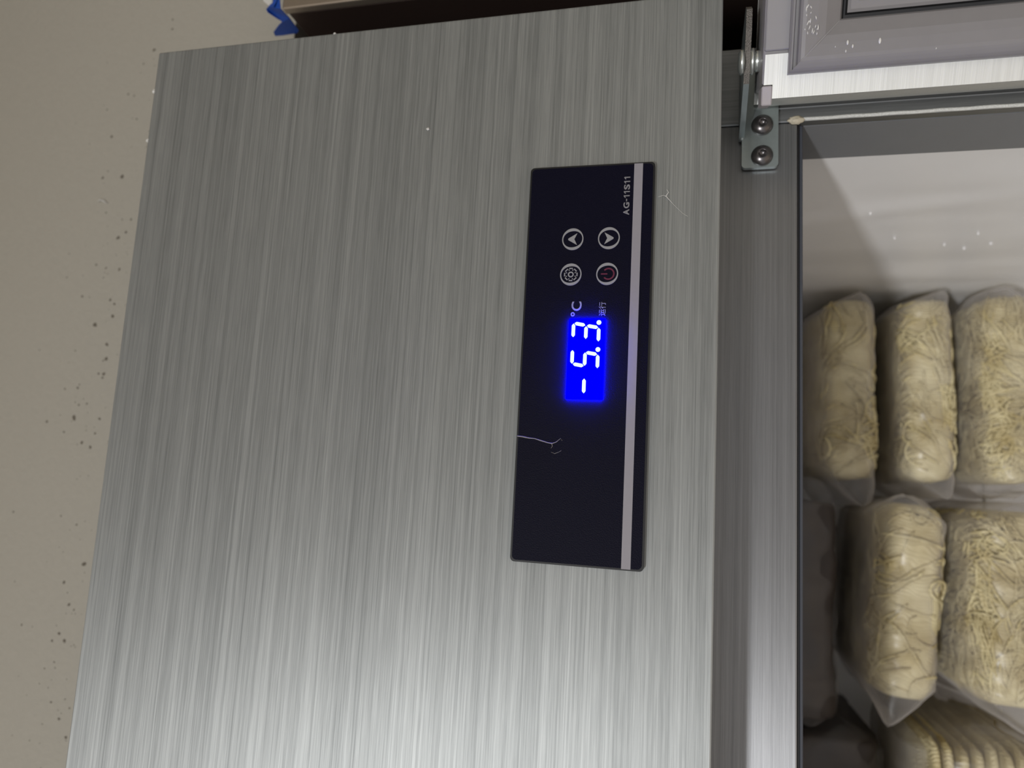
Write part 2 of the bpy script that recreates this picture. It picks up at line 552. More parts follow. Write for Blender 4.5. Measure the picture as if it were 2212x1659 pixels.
# sealant along the stile
bm = bmesh.new()
pts = [(XI + 0.0008 + 0.00012 * math.sin(i * 1.7), FY - 0.0003, ZH + 0.004 - i * 0.006) for i in range(200)]
pts = [p for p in pts if p[2] > Z0]
tube(bm, pts, 0.0010, 8)
part('sealant_bead', bm, MAT['caulk'], smooth=True)
bm = bmesh.new()
bmesh.ops.create_icosphere(bm, subdivisions=3, radius=1)
for v in bm.verts:
    k = 1 + 0.35 * noise.noise(v.co * 2.2)
    v.co = Vector((XI + 0.0005 + v.co.x * 0.0022 * k, FY - 0.0005 + v.co.y * 0.0018 * k, ZH + 0.002 + v.co.z * 0.0042 * k))
part('sealant_blob', bm, MAT['caulk_blob'], smooth=True)
# grey inner strips and white liner
YS = 0.0975
part('inner_strip', B(XI, XI + 0.008, FY + 0.0065, YS, Z0, ZH), MAT['breaker'])
part('inner_strip', B(XIL - 0.008, XIL, FY + 0.0065, YS, Z0, ZH), MAT['breaker'])
bm = B(XI + 0.0003, XI + 0.006, YS, YB, Z0, ZH)
def liner_wall():
    """right liner wall with the shallow bulges of the thin plastic"""
    bm = bmesh.new()
    ny, nz = 60, 260
    g = []
    for i in range(ny + 1):
        row = []
        for j in range(nz + 1):
            y = YS + (YB - YS) * i / ny
            z = ZH - (ZH - Z0) * j / nz
            d = 0.0020 * noise.noise(Vector((y * 34, z * 5 + 3, 0.3))) * min(1, (y - YS) / 0.03)
            d += 0.0030 * math.exp(-((y - 0.185 - 0.02 * math.sin(z * 17)) / 0.012) ** 2) * (0.5 + 0.5 * noise.noise(Vector((z * 9, 1, 2))))
            row.append(bm.verts.new((XI + 0.0014 - d * 0.9, y, z)))
        g.append(row)
    for i in range(ny):
        for j in range(nz):
            bm.faces.new((g[i][j], g[i][j + 1], g[i + 1][j + 1], g[i + 1][j]))
    bmesh.ops.recalc_face_normals(bm, faces=bm.faces)
    return bm
bm.free()
bm = liner_wall()
box(bm, XI + 0.003, XI + 0.008, YS, YB, Z0, ZH)
part('liner_wall', bm, MAT['liner'], smooth=True)
part('liner_wall', B(XIL - 0.008, XIL, YS, YB, Z0, ZH), MAT['liner'])
part('liner_back', B(XIL, XI, YB, YB + 0.006, Z0, ZH), MAT['liner'])
part('liner_top', B(XIL, XI, FY + 0.05, YB, ZH - 0.001, ZH + 0.005), MAT['liner'])
part('liner_floor', B(XIL, XI, FY + 0.041, YB, Z0 - 0.001, Z0 + 0.004), MAT['liner'])
# droplets on the liner wall
for i, (y, z) in enumerate(((0.243, -0.150), (0.262, -0.190), (0.272, -0.207), (0.238, -0.205), (0.262, -0.222), (0.19, -0.121))):
    bm = bmesh.new()
    bmesh.ops.create_icosphere(bm, subdivisions=2, radius=1)
    r = 0.0011 if i in (2, 4) else 0.0008
    for v in bm.verts:
        v.co = Vector((XI + v.co.x * 0.0012, y + v.co.y * r, H + z + v.co.z * r * 1.2))
    part('frost_bead', bm, MAT['liner'], smooth=True)
# shelf of coated wire under the bags
ZS = H - 0.302
shelf = empty('wire_shelf', (0, 0, 0), 0, None)
shelf.location = ((XI + XIL) / 2, 0.33, ZS)
tag(shelf, 'white coated wire shelf under the bags of noodles', 'shelf')
w2 = (XI - XIL) / 2 - 0.003
for y in (-0.20, 0.0, 0.20):
    link('shelf_rail', tube(bmesh.new(), [(-w2, y, -0.0055), (w2, y, -0.0055)], 0.003, 8), MAT['wire'], shelf, True)
proto = None
for i in range(24):
    x = -w2 + 0.012 + i * (2 * w2 - 0.024) / 23
    if proto is None:
        proto = link('shelf_wire', tube(bmesh.new(), [(0, -0.205, -0.0016), (0, 0.205, -0.0016)], 0.0015, 8), MAT['wire'], shelf, True, loc=(x, 0, 0))
    else:
        c = proto.copy()
        COL.objects.link(c)
        c.parent = shelf
        c.location = (x, 0, 0)

# ------------------------------------------------------------------ control panel
cp = empty('control_panel', (0.0602, 0, H + 0.0498) + FO if False else Vector((0.0602, 0, H + 0.0498)) + FO, 0, fr)
cp['label'] = 'black control panel with blue digital readout and four touch buttons'
CY = -0.0028                       # its front
def cpart(name, bm, mat, smooth=False):
    return part(name, bm, mat, cp, smooth)
bm = bmesh.new()
x0, x1, z0, z1, r = -0.0372, 0.1575, H + 0.0187, H + 0.0806, 0.0020
pts = []
for cx, cz, a in ((x1 - r, z1 - r, 0), (x0 + r, z1 - r, 90), (x0 + r, z0 + r, 180), (x1 - r, z0 + r, 270)):
    for k in range(7):
        t = math.radians(a + 15 * k)
        pts.append((cx + r * math.cos(t), cz + r * math.sin(t)))
poly_prism(bm, pts, CY + 0.0003, -0.00005)
cpart('housing', bm, MAT['black_edge'])
bm = bmesh.new()
k = 0.0009
pts2 = [(x + (k if x < 0.06 else -k), z + (k if z < H + 0.05 else -k)) for x, z in pts]
poly_prism(bm, pts2, CY, CY + 0.0005)
cpart('face_plate', bm, MAT['black_panel'])
cpart('silver_stripe', B(x0 + 0.0006, x1 - 0.0006, CY - 0.0001, CY + 0.0002, H + 0.0245, H + 0.0287), MAT['stripe'])
# display
DY = CY - 0.0014
bm = bmesh.new()
poly_prism(bm, [(0.0401, H + 0.0400), (0.0791, H + 0.0400), (0.0791, H + 0.0573), (0.0401, H + 0.0573)], DY, CY + 0.0001)
bm.faces.ensure_lookup_table()
for f in bm.faces:
    f.material_index = 0 if abs(f.normal.y) > 0.9 else 1
cpart('display_window', bm, [MAT['disp'], MAT['disp_spill_edge']])
def seg(bm, a, b, w=0.00172):
    a = Vector((a[0] * .001, a[1] * .001 + H))
    b = Vector((b[0] * .001, b[1] * .001 + H))
    t = (b - a).normalized()
    n = Vector((-t.y, t.x))
    q = w / 2
    P = [a, a + t * q * 0.9 + n * q * 0.85, a + t * q * 1.3 + n * q, b - t * q * 1.3 + n * q, b - t * q * 0.9 + n * q * 0.85, b,
         b - t * q * 0.9 - n * q * 0.85, b - t * q * 1.3 - n * q, a + t * q * 1.3 - n * q, a + t * q * 0.9 - n * q * 0.85]
    poly_prism(bm, [(p.x, p.y) for p in P], DY - 0.00012, DY + 0.0002)
def dot(bm, x, z, r=0.00115):
    poly_prism(bm, [(x * .001 + r * math.cos(2 * math.pi * i / 20), H + z * .001 + r * math.sin(2 * math.pi * i / 20)) for i in range(20)], DY - 0.00012, DY + 0.0002)
e = 0.45
bm = bmesh.new()
seg(bm, (49.5 + e, 48.85), (43.35 - e, 48.8))
cpart('minus_sign', bm, MAT['seg'])
bm = bmesh.new()
for a, b in (((63.6, 55.0), (57.0, 55.0)), ((56.95, 54.6), (56.0, 49.3)), ((62.5, 48.9), (56.1, 48.9)), ((62.55, 48.55), (61.6, 43.1)), ((61.5, 42.8), (55.0, 42.8))):
    seg(bm, a, b)
cpart('digit_five', bm, MAT['seg'])
bm = bmesh.new()
dot(bm, 64.0, 42.85)
cpart('decimal_point', bm, MAT['seg'])
bm = bmesh.new()
for a, b in (((76.6, 55.0), (69.9, 55.0)), ((75.3, 48.9), (69.1, 48.9)), ((74.5, 42.8), (67.9, 42.8)), ((76.75, 54.6), (75.75, 49.3)), ((75.55, 48.55), (74.6, 43.1))):
    seg(bm, a, b)
cpart('digit_three', bm, MAT['seg'])
bm = bmesh.new()
dot(bm, 77.1, 42.85)
cpart('decimal_point', bm, MAT['seg'])
# printed marks
PY = CY - 0.00005
cpart('celsius_mark', text_bm('°C', 0.006, 0.0841, H + 0.0543, PY, width=0.0074, height=0.0052, bold=0.012), MAT['print'])
cpart('run_mark', text_bm('运行', 0.003, 0.0841, H + 0.0417, PY, width=0.0067, height=0.0033), MAT['print'])
bm = bmesh.new()
adv = {'A': 0.86, 'G': 0.90, '-': 0.46, '1': 0.54, 'S': 0.78}
word = 'AG-11S11'
un = 0.0203 / sum(adv[c] for c in word)
x = 0.1305
for ch in word:
    wdt = adv[ch] * un
    hgt = 0.0029
    if ch == '1':
        z = H + 0.0319 - hgt / 2
        cx_ = x + wdt * 0.55
        P = [(-0.00015, 0), (0.0004, 0), (0.0004, hgt), (-0.0001, hgt), (-0.00085, hgt * 0.80), (-0.00085, hgt * 0.64), (-0.00015, hgt * 0.76)]
        poly_prism(bm, [(cx_ + p, z + q) for p, q in P], PY - 0.0001, PY)
    else:
        tb = text_bm(ch, 0.003, x + wdt * 0.5, H + 0.0319, PY, width=wdt * (0.86 if ch != '-' else 0.7), height=hgt if ch != '-' else 0.0005, bold=0.03 if ch != '-' else 0.0)
        me_ = bpy.data.meshes.new('letter')
        tb.to_mesh(me_)
        tb.free()
        bm.from_mesh(me_)
        bpy.data.meshes.remove(me_)
    x += wdt
cpart('model_lettering', bm, MAT['print_dim'])
BT = {'up': (0.1193, 0.0575), 'down': (0.1193, 0.0398), 'gear': (0.1014, 0.0577), 'power': (0.1014, 0.0400)}
for nm, (bx, bz) in BT.items():
    th = lambda t: 0.00058 + 0.00085 * abs(math.cos(t - 0.15)) ** 2.2
    b_ = ring(bmesh.new(), bx, H + bz, 0.004, 0.00555, PY - 0.0001, PY + 0.0001, 64, thick=th)
    for v in b_.verts:                                     # slightly narrower than tall
        v.co.z = H + bz + (v.co.z - H - bz) * 0.95
    btn = cpart('touch_button', b_, MAT['print'])
    btn['label'] = {'up': 'ring with arrowhead pointing up', 'down': 'ring with arrowhead pointing down',
                    'gear': 'ring around a gear symbol', 'power': 'ring around a red power symbol'}[nm]
    bm = bmesh.new()
    if nm in ('up', 'down'):
        s = 1 if nm == 'up' else -1
        P = [(0, 2.3), (0.42, 2.15), (3.0, -2.2), (0.0, -0.8), (-3.0, -2.2), (-0.42, 2.15)]
        poly_prism(bm, [(bx + x * .001, H + bz + s * z * .001) for x, z in P], PY - 0.0001, PY + 0.0001)
        cpart('arrow_symbol', bm, MAT['print'])
    elif nm == 'gear':
        ring(bm, bx, H + bz, 0.00085, 0.00145, PY - 0.0001, PY + 0.0001, 24)
        # toothed outline
        out, inn = [], []
        for i in range(8):
            for da, rr in ((-15, 3.45), (15, 3.45), (19, 2.55), (26, 2.55)):
                a = math.radians(i * 45 + da)
                out.append((rr, a))
                inn.append((rr - 0.55, a + math.radians(0)))
        n = len(out)
        A = []
        for (ro, a), (ri, a2) in zip(out, inn):
            A.append([bm.verts.new((bx + q * .001 * math.sin(a), y, H + bz + q * .001 * math.cos(a))) for q, y in ((ri, PY - 0.0001), (ro, PY - 0.0001), (ro, PY + 0.0001), (ri, PY + 0.0001))])
        for i in range(n):
            p, q = A[i], A[(i + 1) % n]
            for kk in range(4):
                bm.faces.new((p[kk], p[(kk + 1) % 4], q[(kk + 1) % 4], q[kk]))
        bmesh.ops.recalc_face_normals(bm, faces=bm.faces)
        cpart('gear_symbol', bm, MAT['print'])
    else:
        ring(bm, bx, H + bz - 0.0006, 0.0023, 0.0030, PY - 0.0001, PY + 0.0001, 40, math.radians(90 + 42), math.radians(90 + 318))
        box(bm, bx - 0.00032, bx + 0.00032, PY - 0.0001, PY + 0.0001, H + bz - 0.0001, H + bz + 0.0030)
        cpart('power_symbol', bm, MAT['print_red'])

# ------------------------------------------------------------------ hinge bracket
hb = empty('hinge_bracket', Vector((0.20, FY, H - 0.035)) + FO, 0, fr)
hb['label'] = 'zinc plated hinge bracket with two dark screws'
# upright plate on the frame
ZT = H - 0.0245
pl = []
for cx, cz, a in ((0.2360, ZT - 0.002, 0), (0.1762, ZT - 0.002, 90), (0.1762, H - 0.0412, 180), (0.2360, H - 0.0412, 270)):
    for kk in range(5):
        t = math.radians(a + 22.5 * kk)
        pl.append((cx + 0.002 * math.cos(t), cz + 0.002 * math.sin(t)))
bm = poly_prism(bmesh.new(), pl, FY - 0.0034, FY - 0.0008)
part('mounting_plate', bm, MAT['zinc'], hb)
arm = [(0.1905, FY - 0.0012), (0.1955, 0.036), (0.2050, 0.0160), (0.2250, 0.0010), (0.2340, -0.0015), (0.2390, 0.004), (0.2385, 0.020), (0.2370, FY - 0.0012)]
bm = plan_prism(bmesh.new(), arm, ZT - 0.0012, ZT + 0.0016)
bm.faces.ensure_lookup_table()
for f in bm.faces:
    if abs(f.normal.z) < 0.5:
        c = f.calc_center_median()
        if c.y < 0.020:
            f.material_index = 1
part('hinge_arm', bm, [MAT['zinc'], MAT['zinc_edge']], hb)
# bend between plate and arm
bm = tube(bmesh.new(), [(0.1905, FY - 0.0022, ZT), (0.2370, FY - 0.0022, ZT)], 0.0016, 10)
part('bend', bm, MAT['zinc'], hb, True)
PX, PYY = 0.2145, 0.0120
def rnd(bm_prof, nm, mat, sm=True, n=32):
    return part(nm, lathe(bmesh.new(), bm_prof, PX, PYY, ZT, n=n), mat, hb, sm)
rnd([(0.0055, 0.0017), (0.0060, 0.0022), (0.0058, 0.0036), (0.0040, 0.0046)], 'pivot_head', MAT['zinc_bright'])
rnd([(0.0062, -0.0030), (0.0064, -0.0026), (0.0064, -0.0017), (0.0060, -0.0013)], 'washer', MAT['zinc_bright'])
rnd([(0.0040, -0.0064), (0.0050, -0.0056), (0.0050, -0.0038), (0.0042, -0.0030)], 'spacer', MAT['zinc_bright'])
for sx in (0.1981, 0.1806):
    prof = [(0.0066, 0.0), (0.0066, 0.0006), (0.0062, 0.0018), (0.0050, 0.0029), (0.0034, 0.0036), (0.0026, 0.0038), (0.0024, 0.0036), (0.0023, 0.0016)]
    s = part('screw', lathe(bmesh.new(), [(r_ * 0.86, h_) for r_, h_ in prof], sx, FY - 0.0034, H - 0.0349, 'Y', 36), MAT['screw'], hb, True)

# ------------------------------------------------------------------ the open door
TH = math.radians(-25.0)              # from the closed position it has swung 155 degrees
P0 = Vector((0.1872, 0.0, 0.0))       # hinge edge of the inner face
door = empty('door', P0 + FO, TH, fr)
door['label'] = 'open refrigerator door seen from inside'
# door frame of axes: x runs from the hinge edge to the free edge, -y is the inner face towards the camera
DT, DB, DW, DTH = H - 0.0303, 0.215, 0.655, 0.050
def dpart(name, bm, mat, smooth=False, uv=False):
    bmesh.ops.translate(bm, verts=bm.verts, vec=(0, 0, -H))
    return link(name, bm, mat, door, smooth, loc=(0, 0, H), uv=uv)
# steel skin: outer face and hinge side with its return on the inner face, notched at the top corner
bm = bmesh.new()
RT = 0.0195
poly_prism(bm, [(0.0062, DT - 0.0006), (0.0062, DT - 0.0046), (0.0, DT - 0.0046), (0.0, DB), (RT, DB), (RT, DT - 0.0008)], 0.0, 0.0012)
box(bm, 0.0, 0.0012, 0.0012, DTH, DB, DT - 0.0048)
box(bm, 0.0012, DW, DTH - 0.0012, DTH, DB, DT)
box(bm, DW - 0.0012, DW, 0.0, DTH - 0.0012, DB, DT)
bmesh.ops.recalc_face_normals(bm, faces=bm.faces)
dpart('steel_skin', bm, MAT['steel_door'], uv=True)
# top cap with the pale tab in the notch
bm = bmesh.new()
box(bm, 0.0065, DW - 0.002, 0.0014, DTH - 0.002, DT - 0.012, DT, 0.0006, 1)
box(bm, RT + 0.0015, DW - 0.002, -0.0012, 0.006, DT - 0.0115, DT - 0.0004, 0.0005, 1)
dpart('top_cap', bm, MAT['cap'])
dpart('cap_tab', B(-0.0030, 0.0058, -0.0006, 0.018, DT - 0.0046, DT + 0.0002, 0.0005, 1), MAT['cap_tab'])
dpart('door_core', B(0.0014, DW - 0.0014, 0.003, DTH - 0.0014, DB + 0.001, DT - 0.013), MAT['cap'])

def frame_sweep(prof, x0, x1, z0, z1, mi=None, flat=None):
    """prof: (inset, height) pairs swept round a rectangle, mitred corners"""
    bm = bmesh.new()
    for k in range(4):
        pr = flat if (flat and k in (1, 3)) else prof
        rows = []
        for ins, h in pr:
            c = ((x0 + ins, -h, z1 - ins), (x1 - ins, -h, z1 - ins), (x1 - ins, -h, z0 + ins), (x0 + ins, -h, z0 + ins))
            rows.append((bm.verts.new(c[k]), bm.verts.new(c[(k + 1) % 4])))
        for i in range(len(rows) - 1):
            f = bm.faces.new((rows[i][0], rows[i + 1][0], rows[i + 1][1], rows[i][1]))
            if mi:
                f.material_index = mi[i]
    bmesh.ops.remove_doubles(bm, verts=bm.verts, dist=1e-6)
    bmesh.ops.recalc_face_normals(bm, faces=bm.faces)
    return bm
GX, GT = 0.0098, DT - 0.0108
prof = [(0.0, 0.0), (0.0, 0.0040), (0.0008, 0.0052), (0.0016, 0.0052), (0.0020, 0.0040), (0.0032, 0.0040), (0.0036, 0.0080), (0.0046, 0.0090),
        (0.0062, 0.0092), (0.0110, 0.0086), (0.0128, 0.0082), (0.0146, 0.0078), (0.0195, 0.0050), (0.0208, 0.0042), (0.0216, 0.0028), (0.0216, -0.002)]
flat = [(0.0, 0.0), (0.0, 0.0052), (0.0008, 0.0066), (0.0016, 0.0074), (0.0020, 0.0077), (0.0032, 0.0084), (0.0036, 0.0086), (0.0046, 0.0090),
        (0.0062, 0.0092), (0.0110, 0.0086), (0.0128, 0.0082), (0.0146, 0.0078), (0.0195, 0.0050), (0.0208, 0.0042), (0.0216, 0.0028), (0.0216, -0.002)]
bm = frame_sweep(prof, GX, DW - 0.010, DB + 0.010, GT, None, flat)
dpart('gasket', bm, MAT['gasket'])
prof = [(0.0214, -0.001), (0.0236, -0.001), (0.0238, 0.0030), (0.0250, 0.0040), (0.0280, 0.0040), (0.0290, 0.0036), (0.0292, 0.0006), (0.0302, 0.0004)]
bm = frame_sweep(prof, GX, DW - 0.010, DB + 0.010, GT, [1, 1, 0, 0, 0, 0, 1, 1])
dpart('inner_frame', bm, [MAT['gasket'], MAT['gasket_dark']])
g = 0.0302
bm = B(GX + g, DW - 0.010 - g, -0.0028, 0.0035, DB + 0.010 + g, GT - g, 0.0008, 2)
dpart('inner_liner', bm, MAT['gasket'])
# weld line over the mitre, smear of old film, drops
bm = tube(bmesh.new(), [(GX + 0.0046, -0.0090, GT - 0.0046), (GX + 0.0110, -0.0087, GT - 0.0110), (GX + 0.0146, -0.0079, GT - 0.0146), (GX + 0.0205, -0.0044, GT - 0.0205)], [0.0003, 0.0005, 0.0004, 0.0003], 6)
dpart('mitre_weld', bm, MAT['cap'])
rs = random.Random(9)
bm = bmesh.new()
for i in range(26):
    t = rs.random()
    x = 0.0245 + 0.013 * rs.random()
    z = GT - 0.0056 - 0.0065 * rs.random() * (1 - 0.45 * (x - 0.0245) / 0.013)
    if x > 0.032 and rs.random() < 0.3:
        continue
    ln = rs.uniform(0.0006, 0.0022)
    a = rs.uniform(-0.5, 0.5)
    tube(bm, [(x, -0.00925, z), (x + ln * math.cos(a) * 0.5, -0.0094, z + ln * math.sin(a) * 0.5), (x + ln * math.cos(a), -0.00925, z + ln * math.sin(a))], [0.0001, 0.00028, 0.0001], 5)
o = dpart('film_residue', bm, MAT['lint'])
for x, z, w in ((0.0205, 0.0650, 1.0), (0.0188, 0.0672, 0.8), (0.0200, 0.0782, 1.2), (0.0170, 0.0645, 0.6), (0.0192, 0.0600, 0.4), (0.0215, 0.1360, 0.5), (0.0150, 0.1010, 0.4)):
    bm = bmesh.new()
    bmesh.ops.create_icosphere(bm, subdivisions=2, radius=1)
    q = max(0, x - GX)
    hy = 0.0090
    for v in bm.verts:
        v.co = Vector((x + v.co.x * 0.0011 * w, -hy + v.co.y * 0.0006, H - z + v.co.z * 0.0005 * w))
    dpart('dried_drop', bm, MAT['lint'], True)

# ------------------------------------------------------------------ neighbouring steel appliance
NX, NY, NZ = 0.312, 0.060, H + 0.2780
nb = empty('steel_cabinet', (0.75, 0.36, 0))
tag(nb, 'dark stainless cabinet standing right beside the refrigerator', 'cabinet')
def npart(name, bm, mat):
    bmesh.ops.translate(bm, verts=bm.verts, vec=-Vector(nb.location))
    return link(name, bm, mat, nb)
npart('cabinet_body', B(NX + 0.0004, 1.20, NY + 0.004, 0.70, 0.08, NZ - 0.002, 0.001, 1), MAT['reflect_brown_steel'])
npart('front_trim', B(NX - 0.0004, NX + 0.030, NY - 0.002, NY + 0.004, 0.08, NZ - 0.001, 0.001, 2), MAT['tan_steel'])
npart('front_panel', B(NX + 0.033, 1.20, NY - 0.004, NY + 0.003, 0.12, NZ - 0.01, 0.001, 1), MAT['tan_steel'])
npart('base', B(NX + 0.02, 1.18, NY + 0.05, 0.66, 0.0, 0.08), MAT['black_edge'])

# blue tape folded over the top corner of that cabinet
TAPE = [(0.3226, 0.0575, 0.2796), (0.3233, 0.0575, 0.285), (0.3141, 0.0575, 0.2836), (0.3178, 0.062, 0.2905), (0.3194, 0.066, 0.2951), (0.3167, 0.066, 0.2933), (0.3151, 0.075, 0.2874), (0.3181, 0.088, 0.3034), (0.3191, 0.094, 0.3057), (0.3189, 0.094, 0.2872), (0.318, 0.09, 0.2832), (0.3139, 0.07, 0.2787), (0.312, 0.0575, 0.2777)]
SCRAP = [(0.3254, 0.06, 0.2872), (0.3314, 0.066, 0.2998), (0.3257, 0.066, 0.2977), (0.3188, 0.063, 0.2902), (0.3165, 0.06, 0.2862)]
def sheet(name, pts, mat, th):
    bm = bmesh.new()
    vs = [bm.verts.new((x, y, z + H)) for x, y, z in pts]
    bm.faces.new(vs)
    bmesh.ops.triangulate(bm, faces=bm.faces)
    bmesh.ops.subdivide_edges(bm, edges=bm.edges, cuts=2, use_grid_fill=True)
    for v in bm.verts:
        v.co.y += 0.0012 * noise.noise(v.co * 60)
    bmesh.ops.recalc_face_normals(bm, faces=bm.faces)
    o = link(name, bm, mat)
    md = o.modifiers.new('thickness', 'SOLIDIFY')
    md.thickness = th
    md.offset = 0
    return o
tag(sheet('masking_tape', TAPE, MAT['tape'], 0.0004), 'torn blue masking tape on the top corner of the dark cabinet', 'tape')
tag(sheet('plastic_scrap', SCRAP, MAT['lint'], 0.0003), 'scrap of pale plastic sticking out behind the blue tape', 'scrap')

# ------------------------------------------------------------------ lint and thread
def P3(x, z, y=CY):
    return (x * 0.001, y, H + z * 0.001)
bm = bmesh.new()
y = CY - 0.0003
tube(bm, [P3(21.6, 80.2, y), P3(21.4, 77.6, y), P3(20.9, 74.5, y), P3(20.7, 71.5, y), P3(19.9, 68.5, y), P3(19.0, 65.0, y), P3(18.7, 63.0, y)], [0.00028, 0.00036, 0.0003, 0.00022, 0.0003, 0.00026, 0.0003], 5)
tube(bm, [P3(18.7, 63.0, y), P3(19.5, 61.0, y), P3(21.3, 59.0, y), P3(20.2, 58.2, y)], [0.00025, 0.00018, 0.0001, 0.0001], 5)
tube(bm, [P3(18.7, 63.2, y), P3(17.5, 62.8, y), P3(16.4, 63.4, y)], [0.0002, 0.00012, 0.00008], 5)
tube(bm, [P3(14.6, 63.2, y), P3(14.0, 61.5, y), P3(14.8, 59.6, y), P3(15.6, 58.4, y)], [0.0001, 0.00012, 0.0001, 0.00008], 5)
tag(link('lint_thread', bm, MAT['thread'], None), 'thin grey thread of lint lying across the black control panel', 'lint')
bm = bmesh.new()
y = -0.0004
tube(bm, [P3(140.3, 17.0, y), P3(141.0, 14.6, y), P3(140.5, 13.3, y), P3(136.0, 9.5, y), P3(131.5, 5.2, y), P3(129.9, 2.9, y)], [0.00006, 0.00009, 0.0002, 0.00007, 0.00006, 0.00006], 5)
tube(bm, [P3(143.9, 13.0, y), P3(142.4, 12.1, y), P3(140.4, 13.4, y)], [0.00009, 0.00018, 0.0002], 5)
tag(link('lint_wisp', bm, MAT['lint'], None), 'white wisp of lint on the steel below the panel lettering', 'lint')
bm = tube(bmesh.new(), [(0.2034, WY - 0.0006, H + 0.4618), (0.2037, WY - 0.0010, H + 0.4587), (0.2028, WY - 0.0010, H + 0.4555), (0.2007, WY - 0.0006, H + 0.4520)], [0.0003, 0.0006, 0.0006, 0.0003], 6)
tag(link('lint_wisp', bm, MAT['lint'], None, True), 'short white fibre stuck to the beige wall', 'lint')
def fluff(name, x, z, r, label, y=-0.0006, seed=0):
    bm = bmesh.new()
    bmesh.ops.create_icosphere(bm, subdivisions=3, radius=1)
    for v in bm.verts:
        kk = 1 + 0.6 * noise.noise(v.co * 1.9 + Vector((seed, 0, 0)))
        v.co = Vector((x * .001 + v.co.x * r * kk, y + v.co.y * r * 0.6 * kk, H + z * .001 + v.co.z * r * kk))
    tag(link(name, bm, MAT['lint'], None, True), label, 'lint', 'bits of lint on the steel panel')
fluff('lint_speck', 221.5, 318.2, 0.0012, 'white fluff on the top panel edge nearest its corner', y=0.0006, seed=1)
fluff('lint_speck', 190.0, 318.2, 0.0011, 'round white fluff on the top panel edge, second from the corner', y=0.0006, seed=2)
fluff('lint_speck', 184.0, 139.0, 0.0008, 'tiny white fluff on the open face of the steel panel', y=-0.0004, seed=3)
fluff('lint_speck', 246.5, 200.5, 0.0008, 'white fluff on the side edge of the panel near the blue tape', y=0.0006, seed=5)

# ------------------------------------------------------------------ bags of noodles
def sgnpow(v, p):
    return math.copysign(abs(v) ** p, v)

def block_surface(w, h, d, seed, rnd_x=9.0, p=0.38, lump=0.06):
    """point on a rounded noodle block: t in -1..1 along the width, a round the cross-section (180 deg = front)"""
    sd = Vector((seed * 3.7, seed * 1.3, seed * 7.1))
    def S(t, a, out=0.0):
        e_ = max(0.0, 1 - abs(t) ** rnd_x) ** (1 / 3.0)
        c, s = math.cos(a), math.sin(a)
        y = d / 2 * sgnpow(c, p) * (0.80 + 0.20 * e_)
        z = h / 2 * sgnpow(s, p) * (0.35 + 0.65 * e_)
        x = t * w / 2
        q = Vector((x, y, z))
        n1 = noise.noise(q * 22 + sd) * lump + noise.noise(q * 60 + sd) * lump * 0.45
        k_ = 1 + n1
        o_ = out
        nrm = Vector((0, c / d, s / h)).normalized()
        return Vector((x * (1 + n1 * 0.2), y * (1 + n1 * 0.5), z * k_)) + nrm * o_
    return S

def grid_closed(bm, S, nt, na, t0=-1.0, t1=1.0):
    rows = []
    for i in range(nt + 1):
        t = t0 + (t1 - t0) * i / nt
        rows.append([bm.verts.new(S(t, 2 * math.pi * k / na)) for k in range(na)])
    for i in range(nt):
        for k in range(na):
            j = (k + 1) % na
            bm.faces.new((rows[i][k], rows[i][j], rows[i + 1][j], rows[i + 1][k]))
    bm.faces.new(rows[0][::-1])
    bm.faces.new(rows[-1])
    bmesh.ops.recalc_face_normals(bm, faces=bm.faces)

